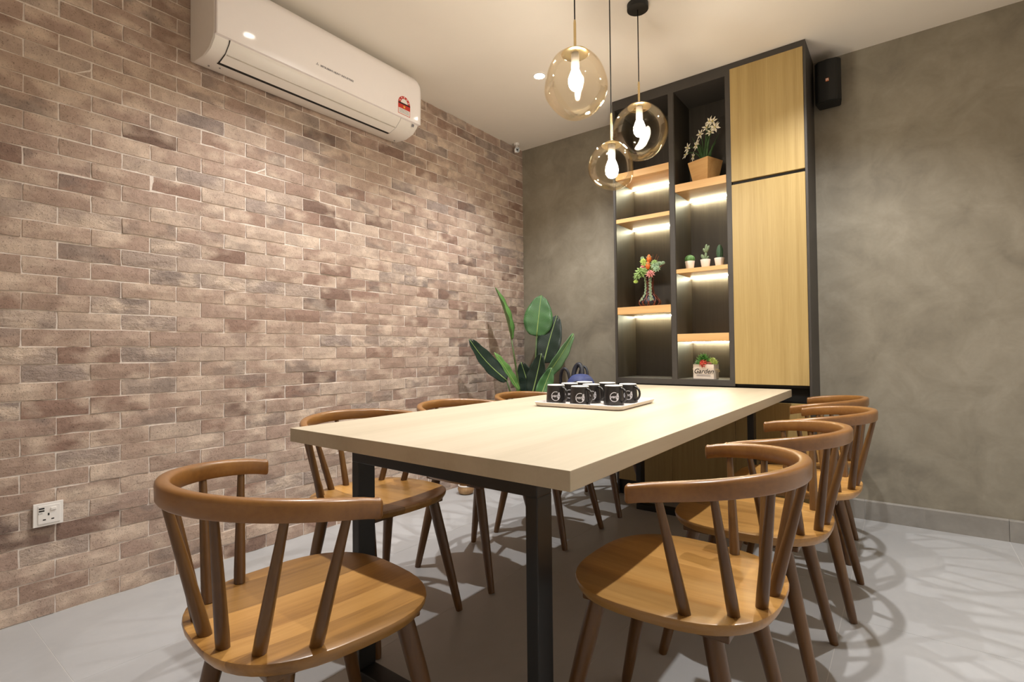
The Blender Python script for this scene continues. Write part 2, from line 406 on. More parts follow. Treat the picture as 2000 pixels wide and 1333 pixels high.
for k, (area, yc, z, half) in enumerate(bricks):
    dx = R.uniform(-.0014, .0022); dz = R.uniform(-.0007, .0007)
    if k < 300:
        me = R.choice(HALFM if half else FULLM)
        o = bpy.data.objects.new('brick', me); COL.objects.link(o); o.parent = wl; o.location = (dx, yc, z + dz)
        o.rotation_euler = (R.uniform(-.003, .003), 0, R.uniform(-.006, .006))
    else:
        v, f = R.choice(HALF if half else FULL); b0 = len(sv_)
        sv_ += [(p[0] + dx, p[1] + yc, p[2] + z + dz) for p in v]; sf_ += [tuple(q + b0 for q in g) for g in f]
obj('brick_field', (sv_, sf_), M['brick'], wl, kind='stuff')

# skirting along the back wall
sk = struct('baseboard_back', box(2.19, XR, -.006, 0, 0, .108), M['grout'], 'grey tile skirting along the foot of the cement wall', 'baseboard')
prof = [(0, 0), (-.012, 0), (-.012, .104), (-.009, .110), (-.004, .112), (0, .112)]
for xa, xb in ((2.19, 2.4), (2.4, 3.0), (3.0, XR)):
    obj('skirting_tile', prism(prof, xa + .001, xb - .001, fn=lambda a, b, c: (c, a, b)), M['skirt'], sk)
sk2 = struct('baseboard_corner', box(.012, 1.0, -.006, 0, 0, .108), M['grout'], 'grey tile skirting behind the plant', 'baseboard')
for xa, xb in ((.012, .6), (.6, 1.0)):
    obj('skirting_tile', prism(prof, xa + .001, xb - .001, fn=lambda a, b, c: (c, a, b)), M['skirt'], sk2)

# ------------------------------------------------------------------ dining table
ZT = .752
XL, XRt, YN, YB = 1.09, 2.09, -2.742, -.335
tb = empty('dining_table', (0, 0, 0), label='long pale maple table on black steel frame legs', cat='table')
obj('tabletop', box(XL, XRt, YN, YB, ZT - .041, ZT, .0015), M['table'], tb)
for (ya, yb) in ((-2.64, -2.58), (-.58, -.52)):
    obj('top_rail', box(1.26, 1.942, ya, yb, .651, .7105, .003), M['steel'], tb)
    for xa in (1.26, 1.909): obj('leg', box(xa, xa + .033, ya, yb, .034, .652, .003), M['steel'], tb)
    obj('floor_rail', box(1.26, 1.942, ya, yb, 0, .034, .003), M['steel'], tb)

# ------------------------------------------------------------------ chairs
def seat_outline(n=44, hx=.2335, hy=.2275, e=2.7):
    pts = []
    for k in range(n):
        a = 2 * PI * k / n; c, s = math.cos(a), math.sin(a)
        x = math.copysign(abs(c) ** (2 / e), c) * hx; y = math.copysign(abs(s) ** (2 / e), s) * hy
        x *= 1 + .04 * (y / hy)      # a little wider at the front
        pts.append((x, y))
    return pts
def make_chair():
    t = empty('dining_chair')
    o = seat_outline(); bm = bmesh.new(); n = len(o); ZS = .45
    def ring(f, z, dish=0): return [bm.verts.new((x * f, y * f, z)) for x, y in o]
    rs = [ring(.90, ZS - .030), ring(.962, ZS - .026), ring(.992, ZS - .014), ring(1.0, ZS - .006), ring(.994, ZS - .001), ring(.982, ZS), ring(.85, ZS - .0015), ring(.6, ZS - .006), ring(.3, ZS - .008)]
    for a, b in zip(rs, rs[1:]):
        for k in range(n): bm.faces.new((a[k], a[(k + 1) % n], b[(k + 1) % n], b[k]))
    bm.faces.new(rs[0][::-1]); bm.faces.new(rs[-1])
    obj('seat', bm, M['seat'], t, smooth=True, auto=40)
    # bent top rail
    a_, b_ = .262, .268; zc = .693; N = 44; ext = math.radians(93)
    sec = [(-.0125, -.016), (-.010, -.0195), (.010, -.0195), (.0125, -.016), (.0135, .010), (.0125, .0150), (.0095, .0190), (.003, .0205), (-.004, .0205), (-.0105, .0185), (-.0135, .0130)]
    bm = bmesh.new(); rings = []
    for i in range(N + 1):
        i2 = min(i, N - i); e2 = {0: 0, 1: .003, 2: .010, 3: .022}.get(i2, .022 + (i2 - 3) * (1 - .022) / (N / 2 - 3)); k = {0: .55, 1: .80, 2: .95}.get(i2, 1.0)
        u = (-1 + e2) if i <= N / 2 else (1 - e2); ph = u * ext
        ex = 2.0
        sx, cx = math.sin(ph), math.cos(ph)
        px = math.copysign(abs(sx) ** (2 / ex), sx) * a_; py = -math.copysign(abs(cx) ** (2 / ex), cx) * b_
        nx_, ny_ = px / a_ ** 2, py / b_ ** 2; L = math.hypot(nx_, ny_); nx_, ny_ = nx_ / L, ny_ / L
        zz = zc + .032 * max(0, math.cos(ph)) ** .65
        rings.append([bm.verts.new((px + nx_ * s * k, py + ny_ * s * k, zz + z * (k if k < 1 else (.92 + .08 * math.cos(ph))))) for s, z in sec])
    for p, q in zip(rings, rings[1:]):
        m = len(p)
        for k in range(m): bm.faces.new((p[k], p[(k + 1) % m], q[(k + 1) % m], q[k]))
    bm.faces.new(rings[0][::-1]); bm.faces.new(rings[-1])
    obj('back_rail', bm, M['rail'], t, smooth=True, auto=50)
    base = [(0, -.203), (.072, -.195), (.140, -.158), (.191, -.077)]; top = []
    for dg_ in (0, 31, 57, 79):
        a9 = math.radians(dg_); top.append((math.sin(a9) * a_, -math.cos(a9) * b_, zc - .016 + .032 * math.cos(a9) ** .65))
    for k in range(4):
        for s in ((1,) if k == 0 else (-1, 1)):
            p0 = Vector((s * base[k][0], base[k][1], .446)); p1 = Vector((s * top[k][0], top[k][1], top[k][2]))
            pts = [p0.lerp(p1, u) for u in (0, .12, .35, .6, .85, 1)]
            obj('spindle', tube(pts, [.0125, .0128, .0118, .0105, .0088, .0080], 10), M['stain'], t, smooth=True, auto=60)
    for sx in (-1, 1):
        for sy in (-1, 1):
            p0 = Vector((sx * .150, (.138 if sy > 0 else -.116), .416)); p1 = Vector((sx * .192, (.236 if sy > 0 else -.202), 0))
            pts = [p0.lerp(p1, u) for u in (0, .08, .3, .6, .95, 1)]
            obj('leg', tube(pts, [.0195, .0205, .0205, .018, .0145, .0125], 12), M['stain'], t, smooth=True, auto=60)
    for sy in (-1, 1):
        obj('cleat', box(-.176, .176, (.128 if sy > 0 else -.118) - .04, (.128 if sy > 0 else -.118) + .04, .405, .4215, .004), M['stain'], t)
    return t
SPOTS = [
    (1.556, -2.962, -6, 'wooden spindle-back chair at the near head of the table, back to the viewer'),
    (2.163, -2.360, 90, 'wooden spindle-back chair nearest the viewer on the right side of the table'),
    (2.195, -1.770, 90, 'wooden spindle-back chair second from the viewer on the right side of the table'),
    (2.235, -1.190, 90, 'wooden spindle-back chair third from the viewer on the right side of the table'),
    (2.180, -.610, 90, 'wooden spindle-back chair on the right side of the table, closest to the shelving unit'),
    (1.000, -2.338, -90, 'wooden spindle-back chair nearest the viewer on the brick wall side'),
    (1.010, -1.776, -90, 'wooden spindle-back chair second from the viewer on the brick wall side'),
    (1.015, -1.214, -90, 'wooden spindle-back chair third from the viewer on the brick wall side, before the plant'),
    (1.015, -.600, -90, 'wooden spindle-back chair on the brick wall side holding the blue bag'),
]
proto = make_chair()
for i, (x, y, a, lab) in enumerate(SPOTS):
    c = proto if i == 0 else copy_tree(proto)
    c.location = (x, y, 0); c.rotation_euler = (0, 0, math.radians(a))
    props(c, lab, 'chair', 'spindle-back chairs around the table')

# ------------------------------------------------------------------ shelving unit
CB = -.32
XA, XB = 1.007, 2.190
su = empty('shelving_unit', (0, 0, 0), label='tall dark shelving unit with oak doors and lit oak shelves', cat='cabinet')
CP = lambda n, bm, m, p=su: obj(n, bm, M[m], p)
CP('side_panel', box(XA, 1.022, CB, -.001, 0, H - .001), 'frame'); CP('side_panel', box(2.178, XB, CB, -.001, 0, H - .001), 'frame')
CP('top_panel', box(1.022, 2.178, CB, -.001, 2.648, H - .001), 'frame')
CP('divider', box(1.405, 1.437, CB, -.02, .795, 2.648), 'frame'); CP('divider', box(1.760, 1.787, CB, -.02, .795, 2.648), 'frame')
CP('back_panel', box(1.022, 1.405, -.02, -.001, .772, 2.648), 'darkwood'); CP('back_panel', box(1.437, 1.760, -.02, -.001, .772, 2.648), 'darkwood')
CP('bottom_panel', box(1.022, 1.787, CB + .0003, -.001, .758, .795), 'frame')
# dark lining on the inner faces
for xa, xb in ((1.022, 1.026), (1.401, 1.405), (1.437, 1.441), (1.756, 1.760)):
    CP('lining', box(xa, xb, CB + .004, -.02, .795, 2.648), 'darkwood')
CP('recess_panel', box(1.022, 2.178, CB + .06, -.001, .671, .758), 'black')
shelves = [(1.026, 1.401, 2.157, 2.202, 1), (1.026, 1.401, 1.858, 1.885, 1), (1.026, 1.401, 1.226, 1.276, 1), (1.441, 1.756, 1.996, 2.045, 1), (1.441, 1.756, 1.471, 1.497, 1), (1.441, 1.756, 1.034, 1.082, 1)]
for xa, xb, z0, z1, led in shelves:
    s = CP('shelf', box(xa, xb, CB + .001, -.02, z0, z1, .001), 'shelf')
    CP('led_strip', box(xa + .004, xb - .004, -.050, -.041, z0 - .006, z0 - .0005), 'led', s)
CP('door', box(1.788, 2.177, CB - .004, CB + .015, 1.991, 2.678, .001), 'oak')
CP('door', box(1.788, 2.177, CB - .004, CB + .015, .774, 1.971, .001), 'oak')
CP('door_core', box(1.79, 2.176, CB + .016, -.001, .758, 2.648), 'black')
for xa, xb in ((1.022, 1.3925), (1.3945, 1.783), (1.785, 2.178)):
    CP('drawer', box(xa, xb, CB - .002, CB + .02, .102, .671, .001), 'oak')
CP('drawer_core', box(1.024, 2.176, CB + .022, -.001, .09, .668), 'black')
CP('plinth', box(1.022, 2.178, CB + .02, -.001, 0, .10), 'black')

# ------------------------------------------------------------------ air conditioner
ac = empty('air_conditioner', (0, -2.015, 2.33), label='white split air conditioner high on the brick wall', cat='air conditioner')
AY0, AY1 = -2.612 + 2.015, -1.42 + 2.015
ZO = -2.33
body = [(.004, 2.335), (.05, 2.318), (.14, 2.312), (.205, 2.328), (.243, 2.360), (.252, 2.385), (.254, 2.55), (.245, 2.635), (.225, 2.655), (.004, 2.658)]
bm = bmesh.new(); rings = []
for y, ins in ((AY0, .006), (AY0 + .006, 0), (AY1 - .03, 0), (AY1 - .01, .008), (AY1, .028)):
    cx, cz = .11, 2.49
    rings.append([bm.verts.new((max(.004, x - (ins if x > .02 else 0)), y, z + ZO + (ins * .7 if z < cz else -ins))) for x, z in body])
for p, q in zip(rings, rings[1:]):
    for k in range(len(p)): bm.faces.new((p[k], p[(k + 1) % len(p)], q[(k + 1) % len(p)], q[k]))
bm.faces.new(rings[0][::-1]); bm.faces.new(rings[-1])
obj('body', bm, M['acbody'], ac, smooth=True, auto=35)
# glossy front panel with rounded ends
def panel_x(z): # front surface of the panel as a function of height
    u = (z - 2.372) / (2.655 - 2.372)
    return .2665 + .0035 * math.sin(PI * min(1, max(0, u)) * .75 + .25) - .03 * max(0, u - .82) / .18 * max(0, u - .82) / .18
bm = bmesh.new(); ys = []; rr = .035
for k in range(7):
    a = PI / 2 * k / 6; ys.append((AY0 + .002 + .008 * (1 - math.cos(a)), .010 * (1 - math.sin(a)), .006 * (1 - math.sin(a))))
for k in range(7):
    a = PI / 2 * k / 6; ys.append((AY1 - .001 - rr * math.cos(a) * 0 - rr * (1 - math.sin(a)), rr * (1 - math.sin(PI / 2 - a)) * .9, .012 * (1 - math.cos(a))))
ys.sort(key=lambda q: q[0]); rings = []
for y, dz, dxx in ys:
    z1 = 2.660 - dz; z0 = 2.372 + dz * .25; ring = []
    for j in range(13):
        z = z0 + (z1 - z0) * j / 12; ring.append((panel_x(2.372 + (2.655 - 2.372) * j / 12) - dxx, y, z + ZO))
    ring += [(.228, y, z1 + ZO), (.228, y, z0 + ZO)]
    rings.append([bm.verts.new(p) for p in ring])
for p, q in zip(rings, rings[1:]):
    for k in range(len(p)): bm.faces.new((p[k], p[(k + 1) % len(p)], q[(k + 1) % len(p)], q[k]))
bm.faces.new(rings[0][::-1]); bm.faces.new(rings[-1])
fp = obj('front_panel', bm, M['acwhite'], ac, smooth=True, auto=35)
VY0, VY1 = -2.545 + 2.015, -1.575 + 2.015
vp = [(.150, 2.3085), (.206, 2.3245), (.246, 2.358), (.2535, 2.3705)]
poly = vp + [(x - .004, z + .006) for x, z in vp[::-1]]
va = obj('vane', prism(poly, VY0, VY1, fn=lambda a, b, c: (a, c, b + ZO)), M['acbody'], ac, smooth=True, auto=25)
obj('vane_crease', prism([(.205, 2.3228), (.209, 2.3252), (.209, 2.327), (.205, 2.3255)], VY0 + .004, VY1 - .004, fn=lambda a, b, c: (a, c, b + ZO)), M['crease'], va)
obj('air_slot', prism([(.128, 2.3095), (.151, 2.3095), (.151, 2.316), (.128, 2.316)], VY0 - .004, VY1 + .004, fn=lambda a, b, c: (a, c, b + ZO)), M['acdark'], ac)
for yy in (VY0 - .003, VY1 + .001):
    obj('vane_gap', prism([(x - .001, z + .0012) for x, z in vp] + [(x - .005, z + .006) for x, z in vp[::-1]], yy, yy + .002, fn=lambda a, b, c: (a, c, b + ZO)), M['acdark'], ac)
PX = lambda z: panel_x(z) + .0006
def on_panel(yc, zc): return lambda u, v, d: (PX(zc + v) + d, yc + u, zc + v + ZO)
f0 = on_panel(-2.014 + 2.015, 2.443)
lettering('maker_lettering', 'MITSUBISHI HEAVY INDUSTRIES', .0140, f0, M['acgrey'], fp, bold=.0002)
v3, fc3 = [], []
for a in (90, 210, 330):
    a = math.radians(a); b0 = len(v3); cxx, czz = -.116, .001
    for rr_, da in ((0, 0), (.005, -.5), (.0085, 0), (.005, .5)): v3.append(f0(cxx + rr_ * math.cos(a + da), czz + rr_ * math.sin(a + da), .0003))
    fc3.append((b0, b0 + 1, b0 + 2, b0 + 3))
obj('diamond_logo', (v3, fc3), M['acgrey'], fp)
# energy star label
LY, LZ = -1.562 + 2.015, 2.388; LW, LH = .046, .110
fl = lambda d: (lambda u, v: (PX(LZ + v) + d, LY + u, LZ + v + ZO))
def flat(name, pts, d, mat, parent):
    g = fl(d); n = len(pts); return obj(name, ([g(*p) for p in pts], [tuple(range(n))]), mat, parent)
def arch(hw, z0, zs, n=14): return [(-hw, z0), (hw, z0)] + [(hw * math.cos(PI * k / n), zs + hw * math.sin(PI * k / n)) for k in range(n + 1)]
en = flat('energy_label', arch(LW, 0, LH - LW), .0004, M['red'], ac)
flat('label_field', [(-.043, .003), (.043, .003), (.043, .034), (-.043, .034)], .0008, M['white'], en)
flat('label_band', [(-.0455, .060), (.0455, .060), (.0455, .068), (-.0455, .068)], .0008, M['ink'], en)
flat('label_dial', [(.026 * math.cos(PI * k / 12), .069 + .026 * math.sin(PI * k / 12)) for k in range(13)], .0008, M['white'], en)
def star(cx, cz, r): return [(cx + (r if k % 2 == 0 else r * .45) * math.sin(PI * k / 5), cz + (r if k % 2 == 0 else r * .45) * math.cos(PI * k / 5)) for k in range(10)]
flat('label_star', star(0, .047, .010), .0010, M['yellow'], en)
for a in (20, 55, 90, 125, 160):
    flat('small_star', star(.035 * math.cos(math.radians(a)), .068 + .035 * math.sin(math.radians(a)), .0062), .0010, M['white'], en)
for k in range(3):
    flat('label_line', [(-.036, .010 + k * .008), (.036, .010 + k * .008), (.036, .0125 + k * .008), (-.036, .0125 + k * .008)], .0010, M['acgrey'], en)
obj('indicator_window', prism([(.2465, 2.352), (.2535, 2.366), (.2545, 2.366), (.2475, 2.352)], -1.485 + 2.015, -1.470 + 2.015, fn=lambda a, b, c: (a, c, b + ZO)), M['acgrey'], ac)
for yy, xx in ((-2.56, .07), (-2.52, .09), (-1.47, .07)):
    obj('screw', lathe([(.004, -.002), (.004, .002)], 8, (xx, yy + 2.015, 2.3155 + ZO)), M['acgrey'], ac)

# ------------------------------------------------------------------ pendant lamps
def globe(r, seed, sx=1, sz=1):
    rd = random.Random(seed); dents = [(Vector((rd.uniform(-1, 1), rd.uniform(-1, 1), rd.uniform(-.8, .6))).normalized(), rd.uniform(.05, .11), rd.uniform(.22, .36)) for _ in range(5)]
    bm = bmesh.new(); bmesh.ops.create_uvsphere(bm, u_segments=56, v_segments=36, radius=1)
    kill = [v for v in bm.verts if v.co.z > .955]; bmesh.ops.delete(bm, geom=kill, context='VERTS')
    for v in bm.verts:
        d = v.co.normalized(); k = 1.0
        for c, dep, wd in dents:
            k -= dep * math.exp(-((1 - d.dot(c)) / wd) ** 2 * 3)
        k += .03 * noise.noise(d * 1.6 + Vector((seed, 0, 0)))
        v.co = Vector((d.x * k * r * sx, d.y * k * r * sx, d.z * r * sz * (k * .5 + .5)))
    return bm
def pendant(x, y, zc, r, seed, sz, stem_top, label):
    t = empty('pendant_lamp', (x, y, H), label=label, cat='lamp', group='amber glass pendants over the table')
    zz = zc - H; top = zz + r * sz * .955
    obj('canopy', lathe([(.048, -.030), (.052, -.028), (.052, -.0005)], 28), M['blackcord'], t, smooth=True, auto=40)
    obj('cord', tube([(0, 0, -.028), (0, 0, stem_top - H)], .0028, 8), M['blackcord'], t, smooth=True)
    obj('stem', lathe([(.0045, top + .004), (.0055, top + .02), (.0055, stem_top - H - .012), (.004, stem_top - H)], 12), M['brass'], t, smooth=True, auto=40)
    cp = obj('cap', lathe([(.001, top + .012), (.02, top + .011), (r * .40, top - .002), (r * .42, top - .006), (r * .40, top - .008), (.012, top - .004)], 28, cap=(False, False)), M['brass'], t, smooth=True, auto=50)
    obj('lamp_holder', lathe([(.016, top - .005), (.0165, top - .062), (.014, top - .066)], 20), M['socketw'], t, smooth=True, auto=40)
    b = lathe([(.010, top - .057), (.013, top - .066), (.020, top - .082), (.0275, top - .104), (.029, top - .118), (.026, top - .135), (.017, top - .148), (.006, top - .153)], 20)
    obj('bulb', b, M['bulb'], t, smooth=True)
    g = globe(r, seed, 1, sz); bmesh.ops.translate(g, vec=(0, 0, zz), verts=g.verts)
    go = obj('glass_globe', g, M['glass'], t, smooth=True)
    so = go.modifiers.new('wall', 'SOLIDIFY'); so.thickness = .003; so.offset = -1
pendant(1.57, -1.80, 2.052, .132, 3, 1.03, 2.315, 'largest amber glass pendant lamp, leftmost of the three')
pendant(1.57, -1.172, 2.068, .138, 11, 1.0, 2.322, 'amber glass pendant lamp nearest the shelving unit, its black canopy in view')
pendant(1.57, -1.485, 1.806, .106, 23, 1.02, 2.050, 'smallest and lowest amber glass pendant lamp, middle of the three')

# ------------------------------------------------------------------ downlights
DL = ['recessed round downlight in the ceiling before the plant corner', 'recessed downlight in the ceiling beside the air conditioner',
      'recessed downlight in the ceiling in front of the oak doors', 'recessed downlight in the ceiling over the right row of chairs']
for (dx, dy), lab in zip(DOWNLIGHTS, DL):
    t = empty('downlight', (dx, dy, H), label=lab, cat='downlight', group='recessed ceiling downlights')
    obj('trim_ring', lathe([(.041, -.0005), (.041, -.004), (.036, -.006), (.031, -.003), (.031, -.0005)], 28, cap=(False, False)), M['white'], t, smooth=True, auto=40)
    obj('lens', lathe([(.031, -.0045), (.031, -.0015)], 24), M['lamp'], t)

# ------------------------------------------------------------------ wall socket
ws = empty('wall_socket', (.004, -3.0985, .384), label='white power socket with USB ports on the brick wall', cat='socket')
obj('plate', box(0, .008, -.0435, .0435, -.0435, .0435, .002), M['white'], ws)
fpz = obj('face', box(.0075, .0105, -.030, .034, -.034, .034, .0012), M['white'], ws)
obj('rocker_switch', box(.010, .0140, .006, .022, .014, .024, .001), M['white'], ws)
for yy, zz, ww, hh in ((-.020, .024, .008, .0028), (-.020, .015, .008, .0028)):
    obj('usb_port', box(.0100, .0109, yy - ww, yy + ww, zz - hh, zz + hh), M['ink'], ws)
for yy, zz, ww, hh in ((0, .000, .0025, .0045), (-.012, -.019, .0042, .0022), (.012, -.019, .0042, .0022)):
    obj('pin_hole', box(.0100, .0109, yy - ww, yy + ww, zz - hh, zz + hh), M['ink'], ws)
for zz in (.006,): lettering('marking', '2.1A', .007, lambda u, v, d: (.0107 + d, -.024 + u, zz + v), M['acgrey'], ws)

# ------------------------------------------------------------------ wall speaker
sp = empty('wall_speaker', (2.275, -.001, 2.53), label='small black loudspeaker on the cement wall beside the shelving unit', cat='speaker')
poly = [(-.055, -.02), (.055, -.02), (.066, -.11), (.045, -.134), (0, -.142), (-.045, -.134), (-.066, -.11)]
bm = prism(poly, -.122, .122); bmesh.ops.bevel(bm, geom=list(bm.edges), offset=.004, segments=2, affect='EDGES')
obj('enclosure', bm, M['speaker'], sp)
obj('bracket', box(-.02, .02, -.022, 0, -.05, .05), M['black'], sp)
lg = obj('badge', box(-.008, .008, -.1445, -.1405, -.009, .008), M['orange'], sp)
for xa, xb, za, zb in ((-.006, -.002, -.006, .005), (.002, .006, -.006, .005), (-.006, .006, .002, .006)):
    obj('badge_mark', box(xa, xb, -.1455, -.1440, za, zb), M['white'], lg)

# ------------------------------------------------------------------ security camera
se = empty('security_camera', (.055, -.16, H), label='small white bullet camera under the ceiling in the brick wall corner', cat='security camera')
obj('base', lathe([(.024, -.0005), (.024, -.012), (.020, -.018)], 20), M['white'], se, smooth=True, auto=40)
obj('arm', tube([(0, 0, -.016), (0, 0, -.04), (.004, -.012, -.05)], .009, 12), M['white'], se, smooth=True, auto=50)
dr = Vector((.62, -.72, -.30)).normalized(); p0 = Vector((-.008, .012, -.052)); si = dr.cross(Vector((0, 0, 1))).normalized(); upv = si.cross(dr)
sq = [(math.copysign(abs(math.cos(a)) ** .6, math.cos(a)) * .021, math.copysign(abs(math.sin(a)) ** .6, math.sin(a)) * .021) for a in [2 * PI * (k + .5) / 16 for k in range(16)]]
fcam = lambda a, b, c: tuple(p0 + si * a + upv * b + dr * c)
cb_ = obj('housing', prism(sq, -.045, .060, fn=fcam), M['white'], se, smooth=True, auto=40)
obj('lens_face', prism([(a * .86, b * .86) for a, b in sq], .058, .0625, fn=fcam), M['lens'], se)
obj('lens', tube([fcam(0, 0, .060), fcam(0, 0, .0645)], .008, 14), M['ink'], se)
obj('led_dot', tube([fcam(.008, -.010, .060), fcam(.008, -.010, .0640)], .0028, 8), M['white'], se)

# ------------------------------------------------------------------ tray and mugs
TR = empty('serving_tray', (1.545, -1.620, ZT), math.radians(3), label='white rectangular tray holding black mugs on the table', cat='tray')
def rrect(hx, hy, r, n=5):
    pts = []
    for cx, cy_, a0 in ((hx - r, hy - r, 0), (-hx + r, hy - r, 90), (-hx + r, -hy + r, 180), (hx - r, -hy + r, 270)):
        for k in range(n + 1):
            a = math.radians(a0 + 90 * k / n); pts.append((cx + r * math.cos(a), cy_ + r * math.sin(a)))
    return pts
bm = bmesh.new(); rings = []
for hx, hy, z in ((.184, .184, 0), (.192, .192, .004), (.198, .198, .018), (.195, .195, .019), (.189, .189, .008), (.180, .180, .0065)):
    rings.append([bm.verts.new((x, y, z)) for x, y in rrect(hx, hy, .03)])
for p, q in zip(rings, rings[1:]):
    for k in range(len(p)): bm.faces.new((p[k], p[(k + 1) % len(p)], q[(k + 1) % len(p)], q[k]))
bm.faces.new(rings[0][::-1]); bm.faces.new(rings[-1])
obj('tray_body', bm, M['tray'], TR, smooth=True, auto=40)
def make_mug():
    t = empty('mug'); h = .086
    rf = lambda z: .0455 - .0065 * (z / h) ** 1.3
    outer = [(.040, 0), (.0445, .0015)] + [(rf(h * k / 8), h * k / 8) for k in range(1, 8)] + [(.0395, h - .002)]
    inner = [(.0355, h - .004)] + [(.0365 + .002 * (1 - k / 4), h - .004 - (h - .010) * (1 - k / 4) * 1) for k in range(3, -1, -1)] + [(.012, .006)]
    b = obj('body', lathe(outer + [(.0385, h - .001)], 32, cap=(True, False)), M['mug'], t, smooth=True, auto=50)
    obj('rim', lathe([(.0395, h - .002), (.0392, h), (.0375, h + .0008), (.0358, h - .001), (.0355, h - .004)], 32, cap=(False, False)), M['mugrim'], t, smooth=True)
    obj('inside', lathe(inner, 32, cap=(False, True)), M['mugrim'], t, smooth=True, auto=50)
    pts = []
    for k in range(13):
        a = math.radians(100 - 200 * k / 12); pts.append((.040 + .031 * math.cos(a) + (.002 if k in (0, 12) else 0), 0, .044 + .031 * math.sin(a)))
    obj('handle', tube(pts, .0052, 8), M['mug'], t, smooth=True)
    # printed ring and script on the side
    def wrap(u, v, d, a0=math.radians(-46), zc=.037):
        a = a0 + u / .0445; r = rf(zc + v) + .0004 + d; return (r * math.cos(a), r * math.sin(a), zc + v)
    vv, ff = [], []; N = 34
    for k in range(N + 1):
        a = math.radians(62) + 2 * PI * .93 * k / N
        for rr_ in (.0185, .0208): vv.append(wrap(rr_ * math.cos(a), rr_ * math.sin(a), 0))
    for k in range(N): ff.append((2 * k, 2 * k + 1, 2 * k + 3, 2 * k + 2))
    lo = obj('print', (vv, ff), M['muglogo'], t)
    lettering('script', 'yeng', .019, lambda u, v, d: wrap(u - .001, v + .001, d), M['muglogo'], lo, shear=.3, bold=.0002, depth=.0001)
    lettering('script', '8', .018, lambda u, v, d: wrap(u + .0135, v + .009, d), M['muglogo'], lo, shear=.2, bold=.0004, depth=.0001)
    lettering('script', 'B', .012, lambda u, v, d: wrap(u + .012, v - .011, d), M['muglogo'], lo, shear=.2, bold=.0004, depth=.0001)
    return t
mug = make_mug()
MUGS = [(1.417, -1.732, 0, 'black mug at the near left corner of the white tray'), (1.545, -1.752, 0, 'black mug at the middle front of the white tray'),
        (1.645, -1.650, 0, 'black mug at the right front of the white tray'), (1.411, -1.610, 0, 'black mug behind the near left mug, mostly hidden'),
        (1.527, -1.625, 4, 'black mug in the centre of the tray behind the middle front mug'), (1.655, -1.535, -4, 'black mug at the right edge of the tray, handle pointing right'),
        (1.420, -1.492, 0, 'black mug at the far left of the tray, only its rim showing'), (1.540, -1.500, 6, 'black mug at the far side of the tray next to the right edge mug')]
for i, (x, y, a, lab) in enumerate(MUGS):
    m = mug if i == 0 else copy_tree(mug)
    m.location = (x, y, ZT + .0068); m.rotation_euler = (0, 0, math.radians(-14 + a)); m.scale = (.92,) * 3; props(m, lab, 'mug', 'black printed mugs on the tray')

# ------------------------------------------------------------------ blue bag on the far left chair
bg = empty('backpack', (.915, -.645, .451), math.radians(0), label='blue bag with black straps on the chair behind the mugs', cat='bag')
def sup(p, e=.7): return p
BX, BY = .088, .105
bm = ellipsoid((0, 0, .19), (BX, BY, .19), 24, 16, fn=lambda p: Vector((math.copysign(abs(p.x / BX) ** .7, p.x) * BX, math.copysign(abs(p.y / BY) ** .7, p.y) * BY, math.copysign(abs(p.z / .19) ** .6, p.z) * .19)))
obj('bag_body', bm, M['bag'], bg, smooth=True)
obj('front_pocket', ellipsoid((.02, -.085, .21), (.07, .055, .13), 18, 12), M['bagtrim'], bg, smooth=True)
def arc(c, rx, rz, a0, a1, tilt, n=14):
    return [(c[0] + rx * math.cos(math.radians(a0 + (a1 - a0) * k / n)), c[1] + tilt * math.sin(PI * k / n), c[2] + rz * math.sin(math.radians(a0 + (a1 - a0) * k / n))) for k in range(n + 1)]
obj('shoulder_strap', tube(arc((-.085, -.05, .33), .035, .085, 200, -10, -.01), .010, 8), M['bagtrim'], bg, smooth=True)
obj('shoulder_strap', tube(arc((-.035, .02, .365), .032, .075, 190, -10, .02), .016, 8), M['bagtrim'], bg, smooth=True)
obj('grab_handle', tube(arc((-.005, .045, .365), .03, .06, 190, -10, .01), .009, 8), M['bagtrim'], bg, smooth=True)

